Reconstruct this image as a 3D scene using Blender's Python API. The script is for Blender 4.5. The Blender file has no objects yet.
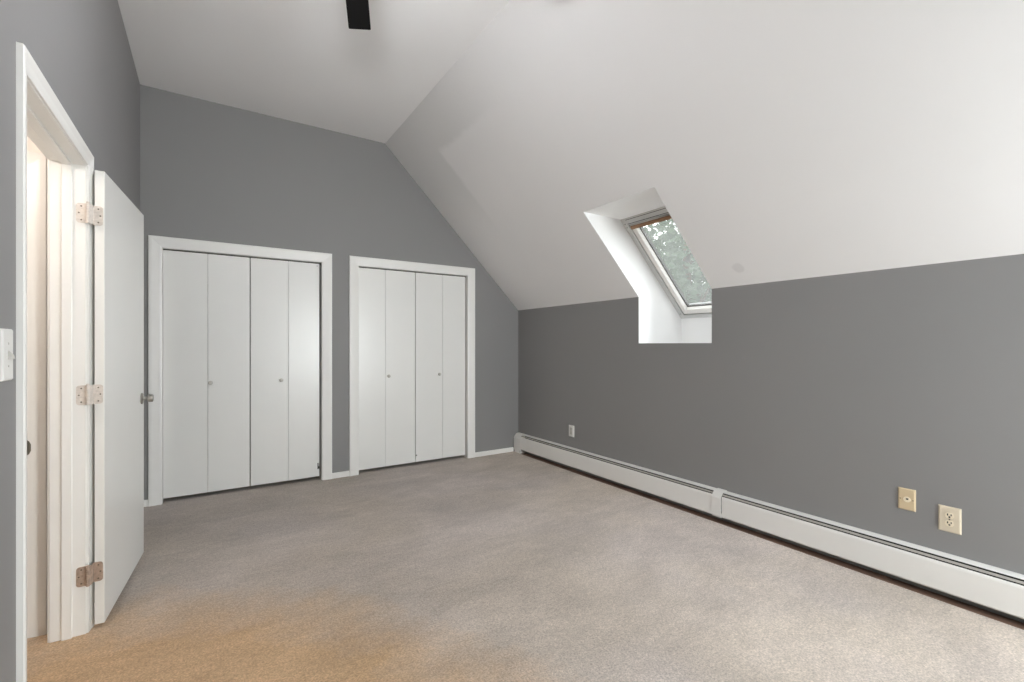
import bpy, bmesh, math, random
from mathutils import Vector, Matrix, noise as mnoise
R2 = math.sqrt(2)
random.seed(7)
C = bpy.context.scene.collection

# ------------------------------------------------------------------ dimensions (metres)
XL, XR = -0.456, 3.108          # left wall, knee wall
YB, YF = 4.623, -1.90           # closet wall, rear wall behind the camera
ZC, ZK = 3.308, 1.686           # flat ceiling, top of knee wall
XS = 1.486                      # where the flat ceiling meets the slope
CS = XS + ZC                    # the slope is the plane x + z = CS (45 degrees)
DY0, DY1, DZ = 1.921, 2.727, 2.058   # entry door opening
SY0, SY1 = 2.060, 2.757         # skylight well in view
QY0, QY1 = -.420, .277           # added twin well beside the camera, unseen, for more light
SZ0, SXT, SZT = 1.284, 2.471, CS-2.471  # well sill height, top edge on the slope
CF = 5.20                       # inner face of the skylight frame: plane x + z = CF

# ------------------------------------------------------------------ materials
def srgb(r, g, b):
    f = lambda c: (c/255/12.92) if c/255 <= 0.04045 else ((c/255+0.055)/1.055)**2.4
    return (f(r), f(g), f(b), 1)

def mat(name, col, rough=0.5, metal=0.0, var=0.0, vscale=3.0, bump=0.0, bscale=60.0, spec=0.5, coat=0.0):
    m = bpy.data.materials.new(name); m.use_nodes = True
    nt = m.node_tree; b = nt.nodes['Principled BSDF']
    b.inputs['Roughness'].default_value = rough; b.inputs['Metallic'].default_value = metal
    b.inputs['Specular IOR Level'].default_value = spec
    b.inputs['Coat Weight'].default_value = coat
    tc = nt.nodes.new('ShaderNodeTexCoord')
    n = nt.nodes.new('ShaderNodeTexNoise'); n.inputs['Scale'].default_value = vscale; n.inputs['Detail'].default_value = 5
    nt.links.new(tc.outputs['Object'], n.inputs['Vector'])
    r = nt.nodes.new('ShaderNodeMapRange')
    r.inputs['From Min'].default_value = 0.3; r.inputs['From Max'].default_value = 0.7
    r.inputs['To Min'].default_value = 1-var; r.inputs['To Max'].default_value = 1+var
    nt.links.new(n.outputs['Fac'], r.inputs['Value'])
    mx = nt.nodes.new('ShaderNodeMix'); mx.data_type = 'RGBA'; mx.blend_type = 'MULTIPLY'; mx.inputs['Factor'].default_value = 1
    mx.inputs['A'].default_value = col
    nt.links.new(r.outputs['Result'], mx.inputs['B'])
    nt.links.new(mx.outputs['Result'], b.inputs['Base Color'])
    if bump:
        n2 = nt.nodes.new('ShaderNodeTexNoise'); n2.inputs['Scale'].default_value = bscale; n2.inputs['Detail'].default_value = 3
        nt.links.new(tc.outputs['Object'], n2.inputs['Vector'])
        bp = nt.nodes.new('ShaderNodeBump'); bp.inputs['Strength'].default_value = bump; bp.inputs['Distance'].default_value = 0.002
        nt.links.new(n2.outputs['Fac'], bp.inputs['Height']); nt.links.new(bp.outputs['Normal'], b.inputs['Normal'])
    m['mix'] = mx.name
    return m

M = {}
M['gray'] = mat('gray_wall_paint', srgb(141, 140, 140), 0.55, var=0.012, vscale=1.5, bump=0.12, bscale=180, spec=0.35)
M['ceil'] = mat('white_ceiling_paint', srgb(238, 237, 237), 0.8, var=0.012, vscale=1.1, bump=0.15, bscale=120, spec=0.2)
M['well'] = mat('white_well_paint', srgb(246, 246, 246), 0.75, var=0.012, vscale=4, bump=0.1, bscale=120, spec=0.2)
M['trim'] = mat('white_trim_gloss', srgb(240, 239, 236), 0.34, var=0.012, vscale=5, spec=0.5)
M['door'] = mat('white_door_satin', srgb(236, 236, 233), 0.30, var=0.012, vscale=2.2, bump=0.04, bscale=40, spec=0.6)
M['heater'] = mat('white_heater_enamel', srgb(238, 237, 234), 0.38, var=0.015, vscale=4, spec=0.5)
M['dark'] = mat('slot_shade_dark', srgb(30, 28, 26), 0.8, var=0.1)
M['greymetal'] = mat('dusty_grey_damper', srgb(172, 168, 160), 0.5, var=0.05, vscale=20)
M['bare'] = mat('bare_dark_wood', srgb(124, 96, 80), 0.8, var=0.2, vscale=9)
M['fin'] = mat('dull_fins', srgb(58, 54, 49), 0.6, metal=0.5, var=0.2, vscale=60)
M['nickel'] = mat('brushed_nickel', srgb(178, 174, 168), 0.28, metal=1.0, var=0.04, vscale=30)
M['oldhinge'] = mat('worn_hinge_metal', srgb(188, 170, 156), 0.42, metal=0.5, var=0.18, vscale=70)
M['painthinge'] = mat('paint_spattered_hinge', srgb(222, 214, 206), 0.45, metal=0.1, var=0.12, vscale=90)
M['knob'] = mat('pale_knob', srgb(206, 202, 196), 0.25, var=0.02)
M['black'] = mat('black_fan_finish', srgb(9, 8, 8), 0.6, var=0.1, spec=0.15)
M['ivory'] = mat('ivory_plastic', srgb(218, 206, 184), 0.4, var=0.02)
M['almond'] = mat('tan_plastic', srgb(212, 192, 158), 0.42, var=0.03)
M['cream'] = mat('cream_plastic', srgb(238, 226, 202), 0.35)
M['white'] = mat('white_plastic', srgb(232, 231, 228), 0.35, var=0.01)
M['whitegrey'] = mat('offwhite_plastic', srgb(196, 193, 187), 0.4, var=0.01)
M['slot'] = mat('slot_black', srgb(40, 32, 26), 0.6)
M['wood'] = mat('brown_wood', srgb(150, 112, 78), 0.5, var=0.12, vscale=25)
M['alu'] = mat('grey_frame_paint', srgb(198, 198, 196), 0.42, var=0.04, vscale=14)
M['sash'] = mat('white_sash_paint', srgb(234, 231, 227), 0.4, var=0.03, vscale=12)
M['hall'] = mat('cream_hall_paint', srgb(240, 236, 230), 0.7, var=0.01)
M['bark'] = mat('bark', srgb(92, 78, 62), 0.9, var=0.3, vscale=6, bump=0.8, bscale=20)
M['ground'] = mat('lawn', srgb(72, 92, 52), 0.95, var=0.3, vscale=0.6)
M['steel'] = mat('screw_steel', srgb(120, 112, 100), 0.4, metal=0.8)

def slope_material():
    m = M['ceil'].copy(); m.name = 'white_slope_paint'; nt = m.node_tree
    b = nt.nodes['Principled BSDF']; mx = nt.nodes[m['mix']]
    tc = [n for n in nt.nodes if n.type == 'TEX_COORD'][0]
    nz = nt.nodes.new('ShaderNodeTexNoise'); nz.inputs['Scale'].default_value = 14
    nt.links.new(tc.outputs['Object'], nz.inputs['Vector'])
    prev = mx.outputs['Result']
    for (p, rad, soft, amt) in (((3.005, 1.79, 1.79), .030, .020, .90),):
        d = nt.nodes.new('ShaderNodeVectorMath'); d.operation = 'DISTANCE'; d.inputs[1].default_value = p
        nt.links.new(tc.outputs['Object'], d.inputs[0])
        a = nt.nodes.new('ShaderNodeMath'); a.operation = 'MULTIPLY_ADD'; a.inputs[1].default_value = .05; 
        nt.links.new(nz.outputs['Fac'], a.inputs[0]); nt.links.new(d.outputs['Value'], a.inputs[2])
        r = nt.nodes.new('ShaderNodeMapRange'); r.interpolation_type = 'SMOOTHSTEP'
        r.inputs['From Min'].default_value = rad+.025; r.inputs['From Max'].default_value = rad+soft+.025
        r.inputs['To Min'].default_value = amt; r.inputs['To Max'].default_value = 1
        nt.links.new(a.outputs['Value'], r.inputs['Value'])
        k = nt.nodes.new('ShaderNodeMix'); k.data_type = 'RGBA'; k.blend_type = 'MULTIPLY'; k.inputs['Factor'].default_value = 1
        nt.links.new(prev, k.inputs['A']); nt.links.new(r.outputs['Result'], k.inputs['B']); prev = k.outputs['Result']
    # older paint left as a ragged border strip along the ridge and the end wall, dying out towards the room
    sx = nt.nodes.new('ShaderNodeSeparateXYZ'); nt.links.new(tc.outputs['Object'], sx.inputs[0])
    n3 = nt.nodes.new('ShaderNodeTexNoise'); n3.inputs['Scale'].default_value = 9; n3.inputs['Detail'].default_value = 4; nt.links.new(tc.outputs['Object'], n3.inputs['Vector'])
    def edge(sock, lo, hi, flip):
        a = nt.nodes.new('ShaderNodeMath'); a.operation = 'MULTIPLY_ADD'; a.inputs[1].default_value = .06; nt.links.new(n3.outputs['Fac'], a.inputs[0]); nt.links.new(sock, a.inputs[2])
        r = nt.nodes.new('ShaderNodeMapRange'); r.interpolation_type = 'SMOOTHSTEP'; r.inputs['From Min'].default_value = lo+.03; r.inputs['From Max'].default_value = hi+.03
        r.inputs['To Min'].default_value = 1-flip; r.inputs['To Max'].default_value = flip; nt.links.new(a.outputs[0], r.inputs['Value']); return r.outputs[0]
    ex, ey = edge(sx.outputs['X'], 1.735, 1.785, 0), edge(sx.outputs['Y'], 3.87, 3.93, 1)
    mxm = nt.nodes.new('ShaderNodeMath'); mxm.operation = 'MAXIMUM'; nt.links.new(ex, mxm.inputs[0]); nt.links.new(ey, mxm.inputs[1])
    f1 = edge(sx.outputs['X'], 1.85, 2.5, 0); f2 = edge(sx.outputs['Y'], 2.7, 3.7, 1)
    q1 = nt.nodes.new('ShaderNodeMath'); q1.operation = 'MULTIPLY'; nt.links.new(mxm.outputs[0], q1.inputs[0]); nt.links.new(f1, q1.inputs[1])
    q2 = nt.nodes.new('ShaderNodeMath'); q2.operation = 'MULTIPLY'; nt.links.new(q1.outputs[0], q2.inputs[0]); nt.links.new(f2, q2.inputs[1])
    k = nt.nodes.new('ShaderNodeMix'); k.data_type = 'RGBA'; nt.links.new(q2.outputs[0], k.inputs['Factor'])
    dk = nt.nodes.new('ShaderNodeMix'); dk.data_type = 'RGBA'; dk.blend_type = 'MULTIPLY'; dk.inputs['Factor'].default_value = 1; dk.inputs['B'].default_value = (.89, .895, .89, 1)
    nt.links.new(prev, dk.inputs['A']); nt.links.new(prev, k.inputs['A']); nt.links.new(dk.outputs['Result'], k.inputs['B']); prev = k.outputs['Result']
    nt.links.new(prev, b.inputs['Base Color'])
    return m
M['slope'] = slope_material()

def carpet_material():
    m = bpy.data.materials.new('beige_cut_pile_carpet'); m.use_nodes = True
    nt = m.node_tree; b = nt.nodes['Principled BSDF']
    b.inputs['Roughness'].default_value = 0.95; b.inputs['Specular IOR Level'].default_value = 0.1
    b.inputs['Sheen Weight'].default_value = 0.15; b.inputs['Sheen Roughness'].default_value = 0.6
    tc = nt.nodes.new('ShaderNodeTexCoord')
    def nz(scale, detail, rough=0.5, stretch=None, dist=0.0):
        n = nt.nodes.new('ShaderNodeTexNoise'); n.inputs['Scale'].default_value = scale
        n.inputs['Detail'].default_value = detail; n.inputs['Roughness'].default_value = rough; n.inputs['Distortion'].default_value = dist
        if stretch:
            mp = nt.nodes.new('ShaderNodeMapping'); mp.inputs['Rotation'].default_value = (0, 0, stretch[1]); mp.inputs['Scale'].default_value = (1, stretch[0], 1)
            nt.links.new(tc.outputs['Object'], mp.inputs['Vector']); nt.links.new(mp.outputs['Vector'], n.inputs['Vector'])
        else: nt.links.new(tc.outputs['Object'], n.inputs['Vector'])
        return n.outputs['Fac']
    def ramp(v, lo, hi, a, c):
        r = nt.nodes.new('ShaderNodeMapRange'); r.inputs['From Min'].default_value = lo; r.inputs['From Max'].default_value = hi
        r.inputs['To Min'].default_value = a; r.inputs['To Max'].default_value = c; nt.links.new(v, r.inputs['Value']); return r.outputs['Result']
    def mul(a, c):
        k = nt.nodes.new('ShaderNodeMath'); k.operation = 'MULTIPLY'; nt.links.new(a, k.inputs[0]); nt.links.new(c, k.inputs[1]); return k.outputs['Value']
    big = ramp(nz(1.3, 6, .62, (1.6, .5), .6), .36, .66, .86, 1.09)        # worn, vacuumed nap patches
    mid = ramp(nz(7, 5, .6, (2.2, -.4), .4), .3, .7, .93, 1.06)
    fine = ramp(nz(120, 4, .75), .3, .7, .62, 1.36)                        # tufts
    grain = ramp(nz(45, 3, .6), .3, .7, .88, 1.11)
    sp = nt.nodes.new('ShaderNodeSeparateXYZ'); nt.links.new(tc.outputs['Object'], sp.inputs[0])
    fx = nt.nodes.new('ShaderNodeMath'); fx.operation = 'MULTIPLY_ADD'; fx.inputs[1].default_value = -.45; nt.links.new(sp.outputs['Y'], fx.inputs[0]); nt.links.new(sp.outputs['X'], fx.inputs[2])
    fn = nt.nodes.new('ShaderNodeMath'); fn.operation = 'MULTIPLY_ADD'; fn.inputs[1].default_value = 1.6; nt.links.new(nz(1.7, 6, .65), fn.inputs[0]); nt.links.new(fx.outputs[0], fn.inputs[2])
    worn_lit = ramp(fn.outputs[0], .7, 2.2, .84, 1.14)                      # light worn nap, with window light painted in towards the skylights
    v = mul(mul(mul(big, mid), mul(fine, grain)), worn_lit)
    tint = nt.nodes.new('ShaderNodeMix'); tint.data_type = 'RGBA'
    tint.inputs['A'].default_value = srgb(199, 187, 175); tint.inputs['B'].default_value = srgb(205, 194, 187)
    nt.links.new(ramp(nz(.8, 3), .4, .6, 0, 1), tint.inputs['Factor'])
    # warm pool of hall lamp light painted into the carpet by the doorway
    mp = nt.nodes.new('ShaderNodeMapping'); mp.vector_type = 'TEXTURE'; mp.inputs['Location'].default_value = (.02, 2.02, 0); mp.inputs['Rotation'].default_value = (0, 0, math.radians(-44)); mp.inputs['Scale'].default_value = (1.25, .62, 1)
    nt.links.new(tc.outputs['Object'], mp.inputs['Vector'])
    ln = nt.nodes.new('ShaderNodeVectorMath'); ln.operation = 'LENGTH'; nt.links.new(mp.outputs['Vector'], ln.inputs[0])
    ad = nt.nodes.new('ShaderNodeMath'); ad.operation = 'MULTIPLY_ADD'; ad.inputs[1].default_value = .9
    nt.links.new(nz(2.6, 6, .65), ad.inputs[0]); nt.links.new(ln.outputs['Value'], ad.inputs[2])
    lamp_pool = nt.nodes.new('ShaderNodeMix'); lamp_pool.data_type = 'RGBA'
    nt.links.new(ramp(ad.outputs['Value'], .95, 1.6, .85, 0), lamp_pool.inputs['Factor'])
    nt.links.new(tint.outputs['Result'], lamp_pool.inputs['A']); lamp_pool.inputs['B'].default_value = srgb(216, 178, 132)
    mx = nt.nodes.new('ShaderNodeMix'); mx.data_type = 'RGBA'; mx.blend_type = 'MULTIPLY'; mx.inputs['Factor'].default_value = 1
    nt.links.new(lamp_pool.outputs['Result'], mx.inputs['A']); nt.links.new(v, mx.inputs['B'])
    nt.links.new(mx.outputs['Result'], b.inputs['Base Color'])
    bp = nt.nodes.new('ShaderNodeBump'); bp.inputs['Strength'].default_value = .5; bp.inputs['Distance'].default_value = .006
    nt.links.new(mul(fine, grain), bp.inputs['Height']); nt.links.new(bp.outputs['Normal'], b.inputs['Normal'])
    return m
M['carpet'] = carpet_material()

def glass_material(name, haze):
    m = bpy.data.materials.new(name); m.use_nodes = True; nt = m.node_tree
    nt.nodes.remove(nt.nodes['Principled BSDF']); out = nt.nodes['Material Output']
    t = nt.nodes.new('ShaderNodeBsdfTransparent'); t.inputs['Color'].default_value = (.93, .95, .94, 1)
    g = nt.nodes.new('ShaderNodeBsdfGlossy'); g.inputs['Roughness'].default_value = .02
    lw = nt.nodes.new('ShaderNodeLayerWeight'); lw.inputs['Blend'].default_value = .5
    pw = nt.nodes.new('ShaderNodeMath'); pw.operation = 'POWER'; pw.inputs[1].default_value = 5; nt.links.new(lw.outputs['Facing'], pw.inputs[0])
    fr = nt.nodes.new('ShaderNodeMapRange'); fr.inputs['To Min'].default_value = .02; fr.inputs['To Max'].default_value = .6; nt.links.new(pw.outputs[0], fr.inputs['Value'])
    a = nt.nodes.new('ShaderNodeMixShader'); nt.links.new(fr.outputs[0], a.inputs[0]); nt.links.new(t.outputs[0], a.inputs[1]); nt.links.new(g.outputs[0], a.inputs[2])
    d = nt.nodes.new('ShaderNodeBsdfTranslucent'); d.inputs['Color'].default_value = (.84, .86, .84, 1)
    n = nt.nodes.new('ShaderNodeTexNoise'); n.inputs['Scale'].default_value = 6
    tc = nt.nodes.new('ShaderNodeTexCoord'); nt.links.new(tc.outputs['Object'], n.inputs['Vector'])
    r = nt.nodes.new('ShaderNodeMapRange'); r.inputs['To Min'].default_value = haze*.7; r.inputs['To Max'].default_value = haze*1.3; nt.links.new(n.outputs['Fac'], r.inputs['Value'])
    b = nt.nodes.new('ShaderNodeMixShader'); nt.links.new(r.outputs[0], b.inputs[0]); nt.links.new(a.outputs[0], b.inputs[1]); nt.links.new(d.outputs[0], b.inputs[2])
    nt.links.new(b.outputs[0], out.inputs['Surface'])
    return m
M['glass'] = glass_material('dusty_skylight_glass', .10)
M['glass2'] = glass_material('added_window_glass', .0)

def leaf_material():
    m = bpy.data.materials.new('tree_leaves'); m.use_nodes = True; nt = m.node_tree
    b = nt.nodes['Principled BSDF']; b.inputs['Roughness'].default_value = .45
    tc = nt.nodes.new('ShaderNodeTexCoord'); n = nt.nodes.new('ShaderNodeTexNoise'); n.inputs['Scale'].default_value = 2.5; n.inputs['Detail'].default_value = 4
    nt.links.new(tc.outputs['Object'], n.inputs['Vector'])
    cr = nt.nodes.new('ShaderNodeValToRGB'); cr.color_ramp.elements[0].position = .35; cr.color_ramp.elements[1].position = .68
    cr.color_ramp.elements[0].color = srgb(58, 74, 54); cr.color_ramp.elements[1].color = srgb(96, 118, 92)
    nt.links.new(n.outputs['Fac'], cr.inputs[0]); nt.links.new(cr.outputs[0], b.inputs['Base Color'])
    tr = nt.nodes.new('ShaderNodeBsdfTranslucent'); tr.inputs['Color'].default_value = srgb(114, 130, 106)
    mx = nt.nodes.new('ShaderNodeMixShader'); mx.inputs[0].default_value = .45
    nt.links.new(b.outputs[0], mx.inputs[1]); nt.links.new(tr.outputs[0], mx.inputs[2]); nt.links.new(mx.outputs[0], nt.nodes['Material Output'].inputs['Surface'])
    return m
M['leaf'] = leaf_material()

# ------------------------------------------------------------------ mesh helpers
def V(*a): return Vector(a)

def obj(name, bm, m, parent=None, smooth=False, bevel=0.0, seg=2, origin=None):
    bmesh.ops.recalc_face_normals(bm, faces=bm.faces)
    o = None
    me = bpy.data.meshes.new(name)
    if origin is not None: bmesh.ops.translate(bm, verts=bm.verts, vec=-Vector(origin))
    bm.to_mesh(me); bm.free()
    me.materials.append(M[m] if isinstance(m, str) else m)
    if smooth:
        for p in me.polygons: p.use_smooth = True
    o = bpy.data.objects.new(name, me); C.objects.link(o)
    if origin is not None: o.location = origin
    if parent: 
        o.parent = parent
    if bevel:
        md = o.modifiers.new('edge', 'BEVEL'); md.width = bevel; md.segments = seg; md.limit_method = 'ANGLE'; md.angle_limit = math.radians(40)
        md.harden_normals = False
    return o

def empty(name, loc=(0, 0, 0), rz=0.0):
    o = bpy.data.objects.new(name, None); C.objects.link(o); o.location = loc; o.rotation_euler = (0, 0, rz); o.empty_display_size = .1
    return o

def tag(o, label, cat, group=None, kind='thing'):
    o['label'] = label; o['category'] = cat; o['kind'] = kind
    if group: o['group'] = group
    return o

def part_label(o, label): o['label'] = label; return o

def hexa(bm, p):
    """p: eight corners, four of one end then four of the other in the same order"""
    v = [bm.verts.new(q) for q in p]
    for f in ((0, 1, 2, 3), (7, 6, 5, 4), (0, 4, 5, 1), (1, 5, 6, 2), (2, 6, 7, 3), (3, 7, 4, 0)):
        bm.faces.new([v[i] for i in f])

def box(bm, lo, hi):
    (a, b, c), (d, e, f) = lo, hi
    hexa(bm, [(a, b, c), (d, b, c), (d, e, c), (a, e, c), (a, b, f), (d, b, f), (d, e, f), (a, e, f)])

def BX(*pairs):
    bm = bmesh.new()
    for lo, hi in pairs: box(bm, lo, hi)
    return bm

def prism(bm, poly, fn, a, b):
    """extrude a 2-D polygon: fn(p, t) -> 3-D point"""
    A = [bm.verts.new(fn(p, a)) for p in poly]; B = [bm.verts.new(fn(p, b)) for p in poly]
    bm.faces.new(A); bm.faces.new(list(reversed(B)))
    n = len(poly)
    for i in range(n): bm.faces.new([A[i], B[i], B[(i+1) % n], A[(i+1) % n]])

def lathe(bm, prof, axis_o, axis, n=24):
    """prof: list of (distance along axis, radius)"""
    ax = Vector(axis).normalized(); u = ax.orthogonal().normalized(); w = ax.cross(u); o = Vector(axis_o)
    rings = []
    for (t, r) in prof:
        if r < 1e-6: rings.append([bm.verts.new(o+ax*t)])
        else: rings.append([bm.verts.new(o+ax*t+(u*math.cos(2*math.pi*i/n)+w*math.sin(2*math.pi*i/n))*r) for i in range(n)])
    for A, B in zip(rings, rings[1:]):
        for i in range(n):
            j = (i+1) % n
            q = [A[i % len(A)], A[j % len(A)], B[j % len(B)], B[i % len(B)]]
            q2 = []
            for x in q:
                if x not in q2: q2.append(x)
            if len(q2) > 2: bm.faces.new(q2)
    for Rg, rev in ((rings[0], True), (rings[-1], False)):
        if len(Rg) > 2: bm.faces.new(list(reversed(Rg)) if rev else Rg)

def sweep(bm, path, prof, fn):
    """mitred casing: path = 2-D polyline (open) with inner edge on the path, prof = [(w outwards, t thickness)], fn(p2, t) -> 3-D"""
    n = len(path); P = [Vector(p) for p in path]; rings = []
    for i in range(n):
        def nrm(a, b): d = (b-a).normalized(); return Vector((-d.y, d.x))
        if i == 0: k = nrm(P[0], P[1])
        elif i == n-1: k = nrm(P[-2], P[-1])
        else:
            n1, n2 = nrm(P[i-1], P[i]), nrm(P[i], P[i+1]); k = (n1+n2); k = k/(k.dot(n1))
        rings.append([bm.verts.new(fn(P[i]+k*w, t)) for (w, t) in prof])
    for A, B in zip(rings, rings[1:]):
        m = len(A)
        for j in range(m): bm.faces.new([A[j], A[(j+1) % m], B[(j+1) % m], B[j]])
    bm.faces.new(rings[0]); bm.faces.new(list(reversed(rings[-1])))

# ------------------------------------------------------------------ room shell
T = .12
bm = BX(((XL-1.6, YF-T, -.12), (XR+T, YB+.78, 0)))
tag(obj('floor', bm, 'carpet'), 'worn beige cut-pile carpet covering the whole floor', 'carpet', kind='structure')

# closet wall: sloped top on the right
CX = [(-.317, .884), (1.221, 2.424)]       # closet openings
CZ = 2.047
fy = lambda p, t: (p[0], t, p[1])
OX = [(a-.0195, b+.0195) for a, b in CX]; OZ = CZ+.0185
bm = bmesh.new()
for poly in ([(XL-T, 0), (OX[0][0], 0), (OX[0][0], OZ), (XL-T, OZ)], [(OX[0][1], 0), (OX[1][0], 0), (OX[1][0], OZ), (OX[0][1], OZ)],
             [(OX[1][1], 0), (XR+T, 0), (XR+T, ZK-T), (CS-OZ, OZ), (OX[1][1], OZ)],
             [(XL-T, OZ), (CS-OZ, OZ), (XS, ZC), (XL-T, ZC)]):
    prism(bm, poly, fy, YB, YB+T)
tag(obj('wall_back', bm, 'gray'), 'gray end wall holding the two closets, cut by the slope', 'wall', kind='structure')
bm = BX(((-.40, YB+.75, 0), (2.5, YB+.78, 2.45)), ((-.40, YB+T, 0), (-.38, YB+.75, 2.45)), ((2.48, YB+T, 0), (2.5, YB+.75, 2.45)),
        ((1.04, YB+T, 0), (1.06, YB+.75, 2.45)), ((-.40, YB+T, 2.43), (2.5, YB+.78, 2.45)))
tag(obj('wall_closet', bm, 'gray'), 'gray inside walls of the closets behind the folding doors', 'wall', kind='structure')

# entry-door wall
XO = XL-.115
jt = .018
bm = BX(((XO, YF-T, 0), (XL, DY0-jt, ZC)), ((XO, DY1+jt, 0), (XL, YB, ZC)), ((XO, DY0-jt, DZ+jt), (XL, DY1+jt, ZC)))
tag(obj('wall_left', bm, 'gray'), 'gray wall on the left with the entry doorway', 'wall', kind='structure')

# knee wall with the notch of the skylight well
bm = BX(((XR, YF-T, 0), (XR+.10, YB, SZ0)), ((XR, YF-T, SZ0), (XR+.10, QY0, ZK)), ((XR, QY1, SZ0), (XR+.10, SY0, ZK)), ((XR, SY1, SZ0), (XR+.10, YB, ZK)))
tag(obj('wall_right', bm, 'gray'), 'low gray knee wall under the slope with the long heater', 'wall', kind='structure')

# rear wall behind the camera, with a window added to light the room
WX0, WX1, WZ0, WZ1 = 1.85, 2.70, .60, 1.90
bm = bmesh.new()
for poly in ([(XO, 0), (WX0, 0), (WX0, ZC), (XO, ZC)], [(WX0, 0), (WX1, 0), (WX1, WZ0), (WX0, WZ0)],
             [(WX0, WZ1), (WX1, WZ1), (WX1, CS-WX1), (XS, ZC), (WX0, ZC)], [(WX1, 0), (XR+.1, 0), (XR+.1, CS-XR-.1), (WX1, CS-WX1)]):
    prism(bm, poly, fy, YF-T, YF)
tag(obj('wall_rear', bm, 'gray'), 'gray wall behind the camera with an added window', 'wall', kind='structure')

bm = BX(((XO-.02, YF-T, ZC), (XS+.05, YB+T, ZC+.12)))
tag(obj('ceiling', bm, 'ceil'), 'flat white ceiling above the closets', 'ceiling', kind='structure')

# sloped ceiling: slab on the plane x+z=CS with the skylight opening
def fs(p, t):      # p = (y, x on inner face), t = outward thickness
    y, x = p; return (x+t/R2, y, CS-x+t/R2)
bm = bmesh.new()
xe = CS-ZK
for (y0, y1, x0, x1) in ((YF-T, YB+T, XS, SXT), (YF-T, QY0, SXT, xe), (QY1, SY0, SXT, xe), (SY1, YB+T, SXT, xe)):
    prism(bm, [(y0, x0), (y1, x0), (y1, x1), (y0, x1)], fs, 0, .08)
tag(obj('ceiling_slope', bm, 'slope'), 'white sloped ceiling running down to the knee wall', 'ceiling', kind='structure')

# skylight wells: two cheeks, head, lower wall and sill; lining boards sit a hair inside the openings
XW = CF-1.512      # face of the lower wall
Ccut = CF+.17
w, e, k = .03, .0015, .0008
def well(name, y0, y1, label):
    a, b = y0+e, y1-e
    side = [(SXT+k, SZT+k), (Ccut-SZT-k, SZT+k), (XW+w, Ccut-XW-w), (XW+w, SZ0-w), (XR+k, SZ0-w), (XR+k, ZK)]
    bm = bmesh.new()
    prism(bm, side, fy, b, y1+w); prism(bm, side, fy, y0-w, a)
    zt = SZT-e
    hexa(bm, [(SXT+e+k, a, zt), (SXT+e+k, b, zt), (Ccut-zt, b, zt), (Ccut-zt, a, zt),
              (SXT+e+k-w, a, zt+w), (SXT+e+k-w, b, zt+w), (Ccut-zt-w, b, zt+w), (Ccut-zt-w, a, zt+w)][:4] +
             [(SXT+k+e, a, zt+.0005), (SXT+k+e, b, zt+.0005), (Ccut-zt-.0005, b, zt+.0005), (Ccut-zt-.0005, a, zt+.0005)])
    hexa(bm, [(SXT+.01, y0-w, SZT+.001), (SXT+.01, y1+w, SZT+.001), (Ccut-SZT, y1+w, SZT+.001), (Ccut-SZT, y0-w, SZT+.001),
              (SXT+.01, y0-w, SZT+w), (SXT+.01, y1+w, SZT+w), (Ccut-SZT-w, y1+w, SZT+w), (Ccut-SZT-w, y0-w, SZT+w)])
    box(bm, (XW, a, SZ0), (XW+w, b, Ccut-XW-w))
    box(bm, (XR+k, a, SZ0-w), (XW+w, b, SZ0+e))
    tag(obj(name, bm, 'well'), label, 'skylight well', kind='structure')
well('wall_skylight_well', SY0, SY1, 'bright white plastered well around the skylight')
well('wall_skylight_well', QY0, QY1, 'white plastered well of the added, unseen skylight beside the camera')

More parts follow.
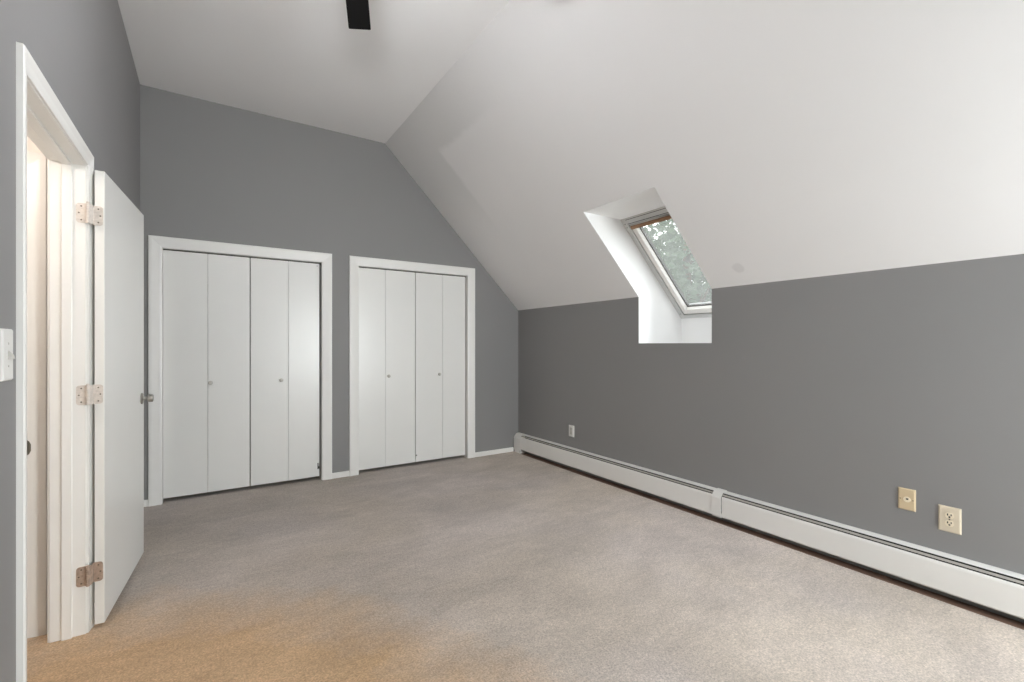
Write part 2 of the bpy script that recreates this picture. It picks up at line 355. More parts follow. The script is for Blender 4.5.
# ------------------------------------------------------------------ skylight windows
U, N = V(1, 0, -1)/R2, V(1, 0, 1)/R2       # down the slope, outwards
def sk(s, y, n): return N*(CF/R2+n)+U*s+V(0, y, 0)
def skbox(bm, s0, s1, y0, y1, n0, n1):
    hexa(bm, [sk(s0, y0, n0), sk(s1, y0, n0), sk(s1, y1, n0), sk(s0, y1, n0), sk(s0, y0, n1), sk(s1, y0, n1), sk(s1, y1, n1), sk(s0, y1, n1)])
def under(o, p):
    o.parent = p; o.matrix_parent_inverse = Matrix.Translation(-p.location)
    return o
S0, S1 = .400, 1.536
def skylight(name, y0, y1, label):
    win = empty(name, sk(.97, (y0+y1)/2, 0)); tag(win, label, 'skylight', kind='structure')
    fw = .050
    bm = bmesh.new()
    skbox(bm, S0, S1, y1-fw, y1, 0, .12); skbox(bm, S0, S1, y0, y0+fw, 0, .12)
    skbox(bm, S0, S0+.068, y0+fw, y1-fw, 0, .12); skbox(bm, S1-.040, S1, y0+fw, y1-fw, 0, .12)
    under(obj('frame', bm, 'alu', bevel=.003), win)
    ys0, ys1 = y0+fw+.007, y1-fw-.007
    ss0, ss1 = S0+.076, S1-.050
    gy0, gy1 = ys0+.038, ys1-.038; gs0, gs1 = ss0+.036, ss1-.050
    bm = bmesh.new()
    skbox(bm, ss0, ss1, gy1, ys1, .004, .062); skbox(bm, ss0, ss1, ys0, gy0, .004, .062)
    skbox(bm, ss0, gs0, gy0, gy1, .004, .062); skbox(bm, gs1, ss1, gy0, gy1, .004, .062)
    under(obj('sash', bm, 'sash', bevel=.004), win)
    bm = bmesh.new()
    skbox(bm, ss0, ss1, gy1+.012, ys1, .0625, .10); skbox(bm, ss0, ss1, ys0, gy0-.012, .0625, .10)
    skbox(bm, ss0, gs0-.012, gy0-.012, gy1+.012, .0625, .10); skbox(bm, gs1+.012, ss1, gy0-.012, gy1+.012, .0625, .10)
    under(obj('outer_cladding', bm, 'fin'), win)
    bm = bmesh.new(); skbox(bm, gs0-.01, gs1+.01, gy0-.01, gy1+.01, .054, .060)
    part_label(under(obj('glass_pane', bm, 'glass'), win), 'dusty glass showing the tree outside')
    bm = bmesh.new(); g = .005
    for (p, q, c, d) in ((gs0, gs1, gy1-g, gy1), (gs0, gs1, gy0, gy0+g), (gs1-g, gs1, gy0+g, gy1-g)): skbox(bm, p, q, c, d, .046, .0535)
    under(obj('gasket', bm, 'fin'), win)
    bm = bmesh.new(); skbox(bm, ss0+.004, ss0+.034, ys0+.006, ys1-.006, -.010, .004)
    part_label(under(obj('top_bar', bm, 'wood', bevel=.003), win), 'brown wooden bar along the top')
    bm = bmesh.new(); skbox(bm, S0+.012, S0+.016, y0+fw, y1-fw, -.0015, .001); skbox(bm, S0+.052, S0+.057, y0+fw, y1-fw, -.0015, .001)
    under(obj('frame_seal', bm, 'fin'), win)
    for (s, y) in ((S0+.05, y1-.022), (S0+.085, y1-.022), (S1-.06, y1-.022)):
        bm = bmesh.new(); lathe(bm, [(-.0015, .0), (-.0015, .004), (.001, .005)], sk(s, y, 0), N, 10)
        under(obj('screw', bm, 'slot'), win)
skylight('window_1', SY0, SY1, 'skylight with gray frame and brown wooden top bar, set in the sloped ceiling')
skylight('added_skylight', QY0, QY1, 'added, unseen skylight in the slope beside the camera')  # unseen skylight added to bring more light into the room

# ------------------------------------------------------------------ casings and jambs
PROF = [(0, 0), (0, .009), (.012, .012), (.020, .0125), (.046, .0155), (.066, .018), (.084, .018), (.088, .014), (.088, 0)]
jt = .020
for i, (x0, x1) in enumerate(CX):
    t = empty('trim_%d' % (i+1), ((x0+x1)/2, YB, 0))
    tag(t, ['white casing around the wide closet beside the open entry door', 'white casing around the closet next to the sloped ceiling'][i], 'door trim', kind='structure')
    bm = bmesh.new()
    sweep(bm, [(x1, 0), (x1, CZ), (x0, CZ), (x0, 0)][::-1], PROF, lambda p, q: (p.x, YB-q, p.y))
    under(obj('casing', bm, 'trim'), t)
    bm = BX(((x0-.019, YB-.001, 0), (x0+.001, YB+T, CZ)), ((x1-.001, YB-.001, 0), (x1+.019, YB+T, CZ)), ((x0-.019, YB-.001, CZ-.001), (x1+.019, YB+T, CZ+.018)))
    under(obj('jamb', bm, 'trim'), t)
    bm = BX(((x0+.002, YB+.040, CZ-.016), (x1-.002, YB+.062, CZ-.002)))
    under(obj('track', bm, 'fin'), t)

t = empty('trim_3', (XL, (DY0+DY1)/2, 0))
tag(t, 'white frame and casing of the open entry doorway', 'door trim', kind='structure')
P2 = [(0, 0), (0, .008), (.010, .010), (.030, .012), (.046, .017), (.056, .018), (.060, .014), (.060, 0)]
bm = bmesh.new(); sweep(bm, [(DY0-.008, 0), (DY0-.008, DZ+.005), (DY1+.008, DZ+.005), (DY1+.008, 0)], P2, lambda p, q: (XL+q, p.x, p.y))
under(obj('casing', bm, 'trim'), t)
bm = bmesh.new(); sweep(bm, [(DY0-.008, 0), (DY0-.008, DZ+.005), (DY1+.008, DZ+.005), (DY1+.008, 0)], P2, lambda p, q: (XO-q, p.x, p.y))
under(obj('casing', bm, 'trim'), t)
bm = BX(((XO-.001, DY0-.018, 0), (XL+.001, DY0, DZ)), ((XO-.001, DY1, 0), (XL+.001, DY1+.018, DZ)), ((XO-.001, DY0-.018, DZ), (XL+.001, DY1+.018, DZ+.018)))
under(obj('jamb', bm, 'trim', bevel=.002), t)
sx0, sx1 = XL-.077, XL-.043
bm = BX(((sx0, DY0, 0), (sx1, DY0+.011, DZ)), ((sx0, DY1-.011, 0), (sx1, DY1, DZ)), ((sx0, DY0+.011, DZ-.011), (sx1, DY1-.011, DZ)))
under(obj('stop', bm, 'trim', bevel=.003), t)
bm = bmesh.new()
prism(bm, [(.912, 0), (.912, .0), (1.000, .0), (1.024, 0), (1.024, .002), (.912, .002)][2:] and [(.915, .0), (1.020, .0), (1.020, .002), (.915, .002)], lambda p, q: (q, DY0+p[1], p[0]), XL-.040, XL+.001)
k = []
for j in range(9):
    a = math.pi*j/8
    k.append((.945+.045*j/8, .002+.0))
lip = [(.940, XL), (.948, XL+.010), (.958, XL+.014), (.976, XL+.014), (.986, XL+.010), (.994, XL)]
prism(bm, lip, lambda p, q: (p[1], q, p[0]), DY0, DY0+.002)
part_label(under(obj('strike_plate', bm, 'steel'), t), 'small metal strike plate with a curved lip')

# baseboards
def baseboard(name, bm, label): tag(obj(name, bm, 'trim', bevel=.003), label, 'baseboard', kind='structure')
cw = .088
baseboard('baseboard_back', BX(((XL, YB-.012, 0), (CX[0][0]-cw, YB, .053)), ((CX[0][1]+cw, YB-.012, 0), (CX[1][0]-cw, YB, .053)),
          ((CX[1][1]+cw, YB-.012, 0), (XR-.075, YB, .053))), 'short white baseboards between and beside the closets')
baseboard('baseboard_left', BX(((XL, DY1+.0685, 0), (XL+.012, YB-.012, .053)), ((XL, YF, 0), (XL+.012, DY0-.0685, .053))), 'white baseboard along the entry wall')
baseboard('baseboard_rear', BX(((XL+.012, YF, 0), (XR, YF+.012, .053))), 'white baseboard along the wall behind the camera')

# ------------------------------------------------------------------ entry door, swung open against the wall
H = V(-.431, 2.752, 0)                           # wall-side hinge corner
th = math.atan2(.064, .807)
door = empty('door_1', H, -th)                    # local +y along the leaf, +x into the room
tag(door, 'white flush entry door standing open against the left wall', 'door', kind='structure')
DW, DT, DB, DTOP = .806, .035, .020, 2.052
obj('door_panel', BX(((0, 0, DB), (DT, DW, DTOP))), 'door', door, bevel=.0015)
def wl(x, y):                                   # world point -> the leaf's own frame
    dx, dy = x-H.x, y-H.y; c, n = math.cos(th), math.sin(th); return (dx*c-dy*n, dx*n+dy*c)
def hinge(zc, m, lab):
    hz, r = .043, .012
    arc = lambda cx, cz, a0: [(cx+r*math.cos(math.radians(a0+k*15)), cz+r*math.sin(math.radians(a0+k*15))) for k in range(7)]
    # leaf let into the door edge, bent round to the knuckle
    pts = arc(.030-r, zc+hz-r, 0)+[(-.003, zc+hz), (-.003, zc-hz)]+arc(.030-r, zc-hz+r, -90)
    bm = bmesh.new(); prism(bm, pts, lambda p, q: (p[0], q, p[1]), -.0025, .0)
    px, py = wl(-.4465, 2.714)
    a1, a2 = wl(-.4365, 2.731), wl(-.4345, 2.731)
    prism(bm, [(-.003, -.0025), (-.003, 0), a1, (px-.001, py+.002), (px+.002, py), a2], lambda p, q: (p[0], p[1], q), zc-hz, zc+hz)
    h = obj('hinge', bm, m, door); h['label'] = lab
    bm = bmesh.new()
    for j in range(5): lathe(bm, [(0, 0), (.0006, .0066), (.0156, .0066), (.0162, .0045), (.0172, .0045)], (px, py, zc-hz+.0172*j), (0, 0, 1), 14)
    lathe(bm, [(0, 0), (0, .0045), (.004, .0068), (.007, .004), (.008, 0)], (px, py, zc+hz), (0, 0, 1), 14)
    obj('hinge_pin', bm, m, h)
    # leaf let into the frame
    def fp(p, q): x, y = wl(p[0], DY1-q); return (x, y, p[1])
    x1 = XL-.031
    L = [(x1+r-r*math.cos(math.radians(k*15)), zc+hz-r+r*math.sin(math.radians(k*15))) for k in range(7)]
    L += [(XL+.001, zc+hz), (XL+.001, zc-hz)]
    L += [(x1+r-r*math.cos(math.radians(k*15)), zc-hz+r+r*math.sin(math.radians(k*15))) for k in range(-6, 1)]
    bm = bmesh.new(); prism(bm, L, fp, 0, .0025)
    q = [wl(XL-.001, DY1-.0025), wl(XL-.001, DY1), wl(-.4455, 2.716), wl(-.4475, 2.713)]
    prism(bm, q, lambda p, t: (p[0], p[1], t), zc-hz, zc+hz)
    obj('hinge_leaf', bm, m, h)
    bm = bmesh.new()
    for (x, z) in ((.014, zc+.030), (.021, zc), (.014, zc-.030)): lathe(bm, [(-.0012, 0), (-.0010, .0030), (.0005, .0034)], (x, -.0025, z), (0, 1, 0), 10)
    for (x, z) in ((XL-.014, zc+.030), (XL-.022, zc), (XL-.014, zc-.030)):
        lx, ly = wl(x, DY1-.0025); lathe(bm, [(-.0012, 0), (-.0010, .0030), (.0005, .0034)], (lx, ly, z), (0, 1, 0), 10)
    obj('screw_heads', bm, 'steel', h)
for zc, m, lab in ((1.848, 'painthinge', 'paint-covered hinge'), (1.050, 'painthinge', 'paint-spattered hinge'), (.256, 'oldhinge', 'bare tarnished hinge')): hinge(zc, m, lab)
kz, ky = .954, DW-.066
bm = bmesh.new()
lathe(bm, [(0, .033), (.004, .033), (.008, .029), (.010, .014), (.013, .011), (.026, .0095), (.029, .014), (.031, .0205), (.035, .0225), (.053, .0225), (.056, .020), (.0575, .014), (.058, 0)], (DT, ky, kz), (1, 0, 0), 28)
part_label(obj('knob', bm, 'nickel', door, smooth=True), 'brushed metal door knob')
bm = bmesh.new()
lathe(bm, [(0, .033), (.004, .033), (.008, .029), (.010, .014), (.028, .010), (.036, .024), (.048, .026), (.052, .018), (.053, 0)], (0, ky, kz), (-1, 0, 0), 28)
obj('knob', bm, 'nickel', door, smooth=True)
obj('latch_plate', BX(((.006, DW, kz-.028), (.029, DW+.0015, kz+.028))), 'nickel', door, bevel=.001)

# ------------------------------------------------------------------ bifold closet doors
YD = YB+.034
def bifold(x0, xm, x1, z0, z1, knob_x, fold, label, extra=(), g=.0011):
    """two hinged panels; fold = how far the hinge line stands proud (metres)"""
    r = empty('bifold_door', ((x0+x1)/2, YD+.014, z0)); tag(r, label, 'closet door')
    o = Vector(r.location); pt = .028
    def panel(a, b, ya, yb):
        bm = bmesh.new()
        hexa(bm, [V(a, ya, z0)-o, V(b, yb, z0)-o, V(b, yb+pt, z0)-o, V(a, ya+pt, z0)-o, V(a, ya, z1)-o, V(b, yb, z1)-o, V(b, yb+pt, z1)-o, V(a, ya+pt, z1)-o])
        return obj('panel', bm, 'door', r, bevel=.0022)
    panel(x0, xm-g, YD, YD-fold); panel(xm+g, x1, YD-fold, YD)
    f = (knob_x-x0)/(xm-x0) if knob_x < xm else (x1-knob_x)/(x1-xm)
    yk = YD-fold*max(0, min(1, f))
    bm = bmesh.new()
    lathe(bm, [(0, .0085), (.008, .0075), (.012, .011), (.016, .0155), (.022, .0165), (.026, .014), (.028, .008), (.0285, 0)], V(knob_x, yk+.001, .953)-o, (0, -1, 0), 24)
    part_label(obj('knob', bm, 'knob', r, smooth=True), 'small round pale knob')
    for (name, lo, hi, m) in extra:
        obj(name, BX((tuple(Vector(lo)-o), tuple(Vector(hi)-o))), m, r, bevel=.001)
    for z in (.35, 1.05, 1.75):
        bm = bmesh.new(); lathe(bm, [(-.035, .0), (-.035, .004), (.035, .004), (.035, 0)], V(xm, YD-fold+pt, z)-o, (0, 0, 1), 10)
        obj('fold_hinge', bm, 'steel', r)
    return r
ZB, ZT = .032, 2.036
bifold(-.314, -.013, .294, ZB, ZT, .006, .001, 'white folding closet door nearest the open entry door')
bifold(.301, .600, .868, ZB, ZT, 0.542, .002, 'white folding closet door with a dark bracket at its lower right corner, left closet',
       (('pivot_bracket', (.851, YD-.004, .100), (.860, YD+.002, .158), 'slot'), ('pivot_bracket', (.860, YD-.003, .104), (.869, YD+.004, .126), 'slot'), ('top_pivot', (.846, YD-.002, 2.008), (.850, YD+.002, 2.020), 'steel')))
bifold(1.226, 1.500, 1.818, ZB, ZT, 1.530, .001, 'white folding closet door just right of the gray strip between the closets', g=.0007)
bifold(1.824, 2.136, 2.412, ZB, ZT, 2.092, -.004, 'white folding closet door nearest the sloped ceiling and the heater',
       (('aligner', (1.826, YD-.004, .096), (1.838, YD+.002, .108), 'slot'),))

# ------------------------------------------------------------------ baseboard heater along the knee wall
HY0, HY1 = -1.70, YB-.016
heat = empty('baseboard_heater', (XR, (HY0+HY1)/2, 0))
tag(heat, 'long white hot-water baseboard heater along the gray knee wall', 'heater')
hx = lambda d: XR-d
def hp(poly, a, b):
    bm = bmesh.new(); prism(bm, poly, lambda p, q: (hx(p[0]), q, p[1]), a, b); return bm
HP = lambda name, bm, m, **k: under(obj(name, bm, m, **k), heat)
HP('back_panel', hp([(.0, .02), (.003, .02), (.003, .222), (0, .222)], HY0, HY1), 'heater')
JY = [1.938, 2.008]
HP('top_hood', hp([(.003, .222), (.036, .2205), (.044, .2175), (.0455, .2145), (.0440, .2145), (.042, .2165), (.036, .2185), (.003, .2195)], HY0, HY1-.135), 'heater')
FR = [(.066, .1945), (.070, .1915), (.0725, .180), (.0725, .054), (.066, .047), (.064, .049), (.070, .056), (.070, .179), (.068, .188), (.064, .1925)]
HP('slot_shade', hp([(.0035, .05), (.0055, .05), (.0055, .212), (.0035, .212)], HY0+.06, HY1-.13), 'dark')  # dark sheet standing in for the shade inside the heater slot
HP('front_panel', hp(FR, HY0+.05, JY[0]-.004), 'heater')
HP('front_panel', hp(FR, JY[1]-.012, HY1-.12), 'heater')
HP('damper', hp([(.0515, .2085), (.0585, .2000), (.0590, .1985), (.0575, .1985), (.0505, .2070)], HY0+.05, JY[0]), 'greymetal')
HP('damper', hp([(.0515, .2085), (.0585, .2000), (.0590, .1985), (.0575, .1985), (.0505, .2070)], JY[1], HY1-.13), 'greymetal')
bm = bmesh.new(); n = 100
for i in range(n):
    y = HY0+.15+(HY1-.35-HY0-.15)*i/(n-1); box(bm, (hx(.060), y, .065), (hx(.008), y+.012, .178))
lathe(bm, [(0, .011), (HY1-HY0-.1, .011)], (hx(.034), HY0+.05, .115), (0, 1, 0), 14)
HP('fin_tube', bm, 'fin')
CAP = [(0, .224), (.030, .2225), (.046, .214), (.066, .190), (.0755, .172), (.0755, .030), (.070, .026), (0, .026)]
HP('end_cap', hp(CAP, HY1-.135, HY1), 'heater', bevel=.003)
HP('end_cap', hp(CAP, HY0, HY0+.06), 'heater', bevel=.003)
JC = [(0, .2265), (.038, .2250), (.050, .2190), (.071, .1970), (.0770, .181), (.0770, .052), (.070, .041), (.066, .044), (.0735, .056), (.0735, .180), (.068, .194), (.048, .2165), (.036, .2225), (0, .2235)]
HP('joint_cover', hp(JC, JY[0], JY[1]), 'heater')
HP('foot_bracket', hp([(.0, 0), (.066, .0), (.066, .030), (0, .030)], HY1-.13, HY1-.005), 'heater')

bm = BX(((XR-.070, YF, -.01), (XR-.0005, YB-.15, .002)))
tag(obj('trim_5', bm, 'bare'), 'strip of bare dark brown floor under the long heater', 'floor strip', kind='structure')

# ------------------------------------------------------------------ wall plates on the knee wall
def plate_bm(y0, y1, z0, z1, d=.0065, e=.006):
    """bevelled plate standing on the knee wall; e = width of the sloped rim"""
    bm = bmesh.new()
    A = [(XR, y, z) for (y, z) in ((y0, z0), (y1, z0), (y1, z1), (y0, z1))]
    B = [(XR-d*.45, y, z) for (y, z) in ((y0, z0), (y1, z0), (y1, z1), (y0, z1))]
    D = [(XR-d, y, z) for (y, z) in ((y0+e, z0+e), (y1-e, z0+e), (y1-e, z1-e), (y0+e, z1-e))]
    rs = [[bm.verts.new(p) for p in L] for L in (A, B, D)]
    for P, Q in zip(rs, rs[1:]):
        for i in range(4): bm.faces.new([P[i], P[(i+1) % 4], Q[(i+1) % 4], Q[i]])
    bm.faces.new(rs[0]); bm.faces.new(rs[2]); return bm
def disc(y, z, ry, rz, x0, x1, flat=None, n=28):
    pts = []
    for i in range(n):
        a = 2*math.pi*i/n; q = [ry*math.cos(a), rz*math.sin(a)]
        if flat: q[1] = max(-flat, min(flat, q[1]))
        pts.append((y+q[0], z+q[1]))
    bm = bmesh.new(); prism(bm, pts, lambda p, t: (t, p[0], p[1]), x0, x1); return bm
def duplex(y0, y1, z0, z1, label, mp, mr, seps=.0195):
    yc, zc = (y0+y1)/2, (z0+z1)/2
    r = empty('wall_outlet', (XR, yc, zc)); tag(r, label, 'outlet')
    under(obj('plate', plate_bm(y0, y1, z0, z1), mp), r)
    for sz in (1, -1):
        z = zc+sz*seps
        c = under(obj('receptacle', disc(yc, z, .0172, .0172, XR-.0060, XR-.0082, .0142), mr, None), r)
        for lo, hi in (((XR-.0087, yc+.0046, z-.001), (XR-.0080, yc+.0090, z+.0095)), ((XR-.0087, yc-.0090, z+.000), (XR-.0080, yc-.0046, z+.0085))):
            q = obj('slot', BX((lo, hi)), 'slot'); q.parent = c
        bm = bmesh.new(); lathe(bm, [(0, 0), (0, .0040), (.0006, .0040), (.0006, 0)], (XR-.0087, yc, z-.0070), (1, 0, 0), 14)
        q = obj('ground_hole', bm, 'slot'); q.parent = c
    bm = bmesh.new(); lathe(bm, [(0, 0), (.0002, .0028), (.001, .0034), (.0025, .0034)], (XR-.0082, yc, zc), (1, 0, 0), 14)
    under(obj('screw', bm, 'steel'), r)
    return r
duplex(.701, .787, .332, .460, 'ivory two-socket power outlet on the gray knee wall, right of the tan jack plate', 'ivory', 'cream')
jy, jz = .9145, .4495
r = empty('phone_jack', (XR, jy, jz)); tag(r, 'tan plate with one small round jack, on the gray wall beside the power outlet', 'phone jack')
under(obj('plate', plate_bm(.8775, .9515, .3925, .5065), 'almond'), r)
c = under(obj('jack', disc(jy-.002, jz, .016, .0145, XR-.006, XR-.0090), 'cream', bevel=.001), r)
o = obj('socket', BX(((XR-.0096, jy-.008, jz-.001), (XR-.0088, jy+.002, jz+.007))), 'slot'); o.parent = c
for dy in (.027, -.027):
    bm = bmesh.new(); lathe(bm, [(0, 0), (.0002, .0026), (.001, .0032), (.0025, .0032)], (XR-.0080, jy+dy, jz), (1, 0, 0), 14)
    under(obj('screw', bm, 'steel'), r)
ya, yb, za, zb = 3.600, 3.683, .330, .447
r = empty('wall_outlet', (XR, (ya+yb)/2, (za+zb)/2)); tag(r, 'white wall plate near the far corner of the knee wall, above the heater', 'outlet')
under(obj('plate', plate_bm(ya, yb, za, zb), 'white'), r)
c = under(obj('receptacle', BX(((XR-.0085, ya+.022, za+.022), (XR-.006, yb-.022, zb-.022))), 'whitegrey', bevel=.001), r)
for dz in (.020, -.020):
    for dy in (.006, -.006):
        q = obj('slot', BX(((XR-.0089, (ya+yb)/2+dy-.0012, (za+zb)/2+dz-.003), (XR-.0084, (ya+yb)/2+dy+.0012, (za+zb)/2+dz+.004))), 'slot'); q.parent = c

# light switch on the entry wall
y0, y1, z0, z1 = 1.730, 1.806, 1.175, 1.313
r = empty('light_switch', (XL, (y0+y1)/2, (z0+z1)/2)); tag(r, 'white toggle light switch beside the entry doorway', 'light switch')
bm = plate_bm(y0, y1, z0, z1, .007, .004)
for v in bm.verts: v.co.x = XL+(XR-v.co.x)
under(obj('plate', bm, 'white'), r)
yc, zc = (y0+y1)/2, (z0+z1)/2
bm = bmesh.new()
hexa(bm, [(XL+.006, yc-.005, zc-.012), (XL+.006, yc+.005, zc-.012), (XL+.006, yc+.005, zc+.012), (XL+.006, yc-.005, zc+.012),
          (XL+.019, yc-.004, zc-.011), (XL+.019, yc+.004, zc-.011), (XL+.017, yc+.004, zc-.001), (XL+.017, yc-.004, zc-.001)])
part_label(under(obj('toggle', bm, 'whitegrey', bevel=.001), r), 'toggle flicked down')
for dz in (.030, -.030):
    bm = bmesh.new(); lathe(bm, [(0, 0), (.0002, .0026), (.001, .0032), (.0025, .0032)], (XL+.0082, yc, zc+dz), (-1, 0, 0), 14)
    under(obj('screw', bm, 'whitegrey'), r)

# ------------------------------------------------------------------ ceiling fan
FX, FY, FZ = .4734, 1.9258, 2.985
fan = empty('ceiling_fan', (FX, FY, ZC)); tag(fan, 'black ceiling fan with one blade reaching into view under the white ceiling', 'ceiling fan')
def fl(name, prof, m='black'):
    bm = bmesh.new(); lathe(bm, prof, (0, 0, 0), (0, 0, -1), 32); return obj(name, bm, m, fan, smooth=False)
h = ZC-FZ
fl('canopy', [(0, .068), (.02, .068), (.055, .045), (.065, .016), (.065, 0)])
fl('downrod', [(.06, .0125), (h-.07, .0125)])
fl('motor_housing', [(h-.09, .02), (h-.08, .07), (h-.05, .105), (h+.01, .110), (h+.03, .095), (h+.045, .05), (h+.05, 0)])
gm = bpy.data.materials.new('fill_globe_glow'); gm.use_nodes = True
gb = gm.node_tree.nodes['Principled BSDF']; gb.inputs['Base Color'].default_value = (.9, .9, .88, 1); gb.inputs['Emission Color'].default_value = (.97, .975, 1, 1); gb.inputs['Emission Strength'].default_value = 170  # unseen glowing globe added under the fan to brighten the left wall
M['globe'] = gm
fl('fill_globe_stem', [(h+.04, .03), (h+.15, .03), (h+.16, .05), (h+.17, .05)])
fl('fill_globe', [(h+.165, .048)]+[(h+.208-.065*math.cos(math.radians(a)), .065*math.sin(math.radians(a))) for a in range(50, 176, 12)]+[(h+.273, 0)], 'globe')['label'] = 'added glowing globe under the motor, out of view'
ba = 1.25056
for kk in range(5):
    a = ba+kk*2*math.pi/5; ca, sa = math.cos(a), math.sin(a); pitch = math.radians(-6.51)
    def bp(rad, wd, t):
        z = -h+wd*math.sin(pitch)+t*math.cos(pitch); q = wd*math.cos(pitch)-t*math.sin(pitch)
        return (rad*ca-q*sa, rad*sa+q*ca, z)
    out = []
    r0, r1, w0, w1, cr = .17, .664, .050, .0578, .007
    out = [(r0, -w0), (r1-cr, -w1)]
    out += [(r1-cr+cr*math.sin(math.radians(t)), -w1+cr-cr*math.cos(math.radians(t))) for t in (30, 60, 90)]
    out += [(r1-cr+cr*math.cos(math.radians(t)), w1-cr+cr*math.sin(math.radians(t))) for t in (0, 30, 60, 90)]
    out += [(r0, w0)]
    bm = bmesh.new(); prism(bm, out, lambda p, t: bp(p[0], p[1], t), -.003, .003)
    b = obj('blade', bm, 'black', fan, bevel=.0012)
    bm = bmesh.new(); prism(bm, [(.09, -.02), (.16, -.018), (.23, -.035), (.23, .035), (.16, .018), (.09, .02)], lambda p, t: bp(p[0], p[1], t), .0032, .0075)
    obj('blade_bracket', bm, 'black', b)

# ------------------------------------------------------------------ hallway beyond the doorway
HXm = XO-1.05
hw = 2.838
tag(obj('wall_hall', BX(((HXm-.1, hw, 0), (XO, hw+.1, 2.45)), ((HXm-.1, .3, 0), (HXm, hw, 2.45)), ((HXm-.1, .2, 0), (XO, .3, 2.45))), 'hall'), 'cream hallway walls beyond the entry doorway', 'wall', kind='structure')
tag(obj('ceiling_hall', BX(((HXm-.1, .2, 2.45), (XO, hw+.1, 2.55))), 'ceil'), 'white hallway ceiling beyond the doorway', 'ceiling', kind='structure')
t = empty('trim_4', (-.95, hw, 0)); tag(t, 'white casing of a second doorway seen through the entry doorway', 'door trim', kind='structure')
bm = bmesh.new()
x1 = -.598-.088; x0 = x1-.76
sweep(bm, [(x0, 0), (x0, 2.02), (x1, 2.02), (x1, 0)], PROF, lambda p, q: (p.x, hw-q, p.y))
under(obj('casing', bm, 'trim'), t)
d2 = empty('door_2', ((x0+x1)/2, hw, 0)); tag(d2, 'white door in the hallway beyond the entry doorway', 'door', kind='structure')
under(obj('door_panel', BX(((x0, hw-.004, .015), (x1, hw-.0005, 2.02))), 'door'), d2)

# ------------------------------------------------------------------ unseen window added in the rear wall to light the room
w2 = empty('added_window', ((WX0+WX1)/2, YF-T/2, WZ0)); tag(w2, 'added, unseen white framed window behind the camera', 'window', kind='structure')
f = .05
bm = BX(((WX0, YF-.10, WZ0), (WX0+f, YF-.03, WZ1)), ((WX1-f, YF-.10, WZ0), (WX1, YF-.03, WZ1)), ((WX0+f, YF-.10, WZ0), (WX1-f, YF-.03, WZ0+f)), ((WX0+f, YF-.10, WZ1-f), (WX1-f, YF-.03, WZ1)),
        ((WX0+f, YF-.09, (WZ0+WZ1)/2-.02), (WX1-f, YF-.04, (WZ0+WZ1)/2+.02)))
under(obj('frame', bm, 'trim', bevel=.003), w2)
under(obj('glass_pane', BX(((WX0+f, YF-.068, WZ0+f), (WX1-f, YF-.064, WZ1-f))), 'glass2'), w2)

# ------------------------------------------------------------------ outdoors
tag(obj('ground_outside', BX(((-40, -40, -3.2), (45, 45, -3.1))), 'ground'), 'lawn far below the skylight', 'ground', kind='structure')
def tree(cx, cy, cz, rad, nleaf, label, seed):
    rnd = random.Random(seed)
    t = empty('tree', (cx, cy, -3.1)); tag(t, label, 'tree')
    bm = bmesh.new()
    lathe(bm, [(0, .24), (1.5, .2), (cz+3.1-rad*.4, .15), (cz+3.1+rad*.5, .05)], (0, 0, 0), (0, 0, 1), 14)
    for i in range(9):
        a = rnd.uniform(0, 6.28); z = cz+3.1-rad*.6+rnd.uniform(0, rad*.9)
        lathe(bm, [(0, .06), (rad*.4, .04), (rad*.75, .012)], (0, 0, z), (math.cos(a), math.sin(a), .6), 8)
    obj('trunk', bm, 'bark', t, smooth=True)
    bm = bmesh.new()
    i = 0
    while i < nleaf:
        p = V(rnd.uniform(-1, 1), rnd.uniform(-1, 1), rnd.uniform(-1, 1))
        if p.length > 1: continue
        if mnoise.noise(p*2.6+V(seed, 0, 0)) < -.16: continue
        c = V(p.x*rad, p.y*rad, p.z*rad*1.05+cz+3.1)
        d = V(rnd.gauss(0, 1), rnd.gauss(0, 1), rnd.gauss(0, .6)).normalized(); s = d.orthogonal().normalized()
        s = Matrix.Rotation(rnd.uniform(0, 6.28), 3, d) @ s
        L = rnd.uniform(.12, .22); Wd = L*.34; nn = d.cross(s)*L*.12
        vs = [bm.verts.new(q) for q in (c-d*L*.5, c-d*L*.1+s*Wd+nn, c+d*L*.25+s*Wd*.7+nn, c+d*L*.55, c+d*L*.25-s*Wd*.7+nn, c-d*L*.1-s*Wd+nn)]
        bm.faces.new([vs[0], vs[1], vs[2], vs[3]]); bm.faces.new([vs[0], vs[3], vs[4], vs[5]])
        i += 1
    o = obj('foliage', bm, 'leaf', t); o['kind'] = 'stuff'
tree(9.3, 6.8, 2.7, 2.8, 7000, 'leafy green tree close outside the skylight glass', 3)
tree(15.6, 11.4, 3.0, 3.3, 8000, 'second leafy tree standing behind the first, seen low through the skylight', 8)

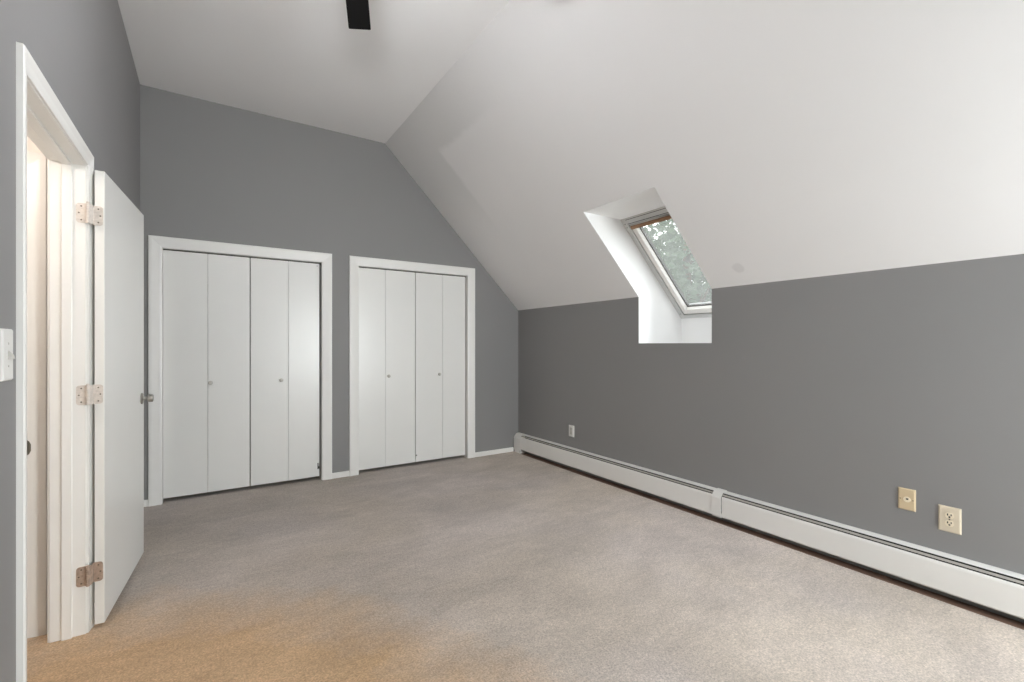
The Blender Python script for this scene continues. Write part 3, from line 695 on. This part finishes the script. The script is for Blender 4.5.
# ------------------------------------------------------------------ light
W = bpy.data.worlds.new('overcast_sky'); bpy.context.scene.world = W; W.use_nodes = True
bg = W.node_tree.nodes['Background']; bg.inputs['Color'].default_value = (.97, .972, 1.0, 1); bg.inputs['Strength'].default_value = 2.7
def portal(name, loc, rot, sx, sy):
    l = bpy.data.lights.new(name, 'AREA'); l.shape = 'RECTANGLE'; l.size = sx; l.size_y = sy; l.cycles.is_portal = True
    o = bpy.data.objects.new(name, l); C.objects.link(o); o.location = loc; o.rotation_euler = rot; return o
portal('skylight_portal', sk((S0+S1)/2, (SY0+SY1)/2, .15), (0, math.radians(45), 0), S1-S0, SY1-SY0)
def added_light(name, loc, rot, sx, sy, power, col):  # area light behind an added opening, filling the room
    l = bpy.data.lights.new(name, 'AREA'); l.shape = 'RECTANGLE'; l.size = sx; l.size_y = sy; l.energy = power; l.color = col
    o = bpy.data.objects.new(name, l); C.objects.link(o); o.location = loc; o.rotation_euler = rot; return o
added_light('skylight_fill', sk((S0+S1)/2, (QY0+QY1)/2, .16), (0, math.radians(45), 0), S1-S0, QY1-QY0, 14, (.95, .965, 1))  # added fill behind the unseen second skylight
added_light('window_fill', ((WX0+WX1)/2, YF-.16, (WZ0+WZ1)/2), (math.radians(90), 0, 0), WX1-WX0, WZ1-WZ0, 165, (.95, .965, 1))  # added fill behind the unseen rear window
def lamp(name, loc, power, col, rad):
    l = bpy.data.lights.new(name, 'POINT'); l.energy = power; l.color = col; l.shadow_soft_size = rad
    o = bpy.data.objects.new(name, l); C.objects.link(o); o.location = loc; return o
lamp('hall_lamp', (XO-.50, 2.12, 2.20), 12.5, (1, .88, .78), .11)

# ------------------------------------------------------------------ camera and view
cam = bpy.data.cameras.new('camera'); co = bpy.data.objects.new('camera', cam); C.objects.link(co)
co.location = (0, 0, 1.27); co.rotation_euler = (math.radians(90), 0, -math.radians(33.14))
cam.sensor_width = 36; cam.lens = 463.1*36/1024; cam.shift_y = 4/1024; cam.clip_start = .02
sc = bpy.context.scene; sc.camera = co
vs = sc.view_settings; vs.view_transform = 'Standard'; vs.look = 'None'; vs.gamma = 1; vs.use_curve_mapping = False; vs.exposure = 0.12
sc.cycles.use_denoising = True
sc.cycles.max_bounces = 16; sc.cycles.diffuse_bounces = 12; sc.cycles.transparent_max_bounces = 12
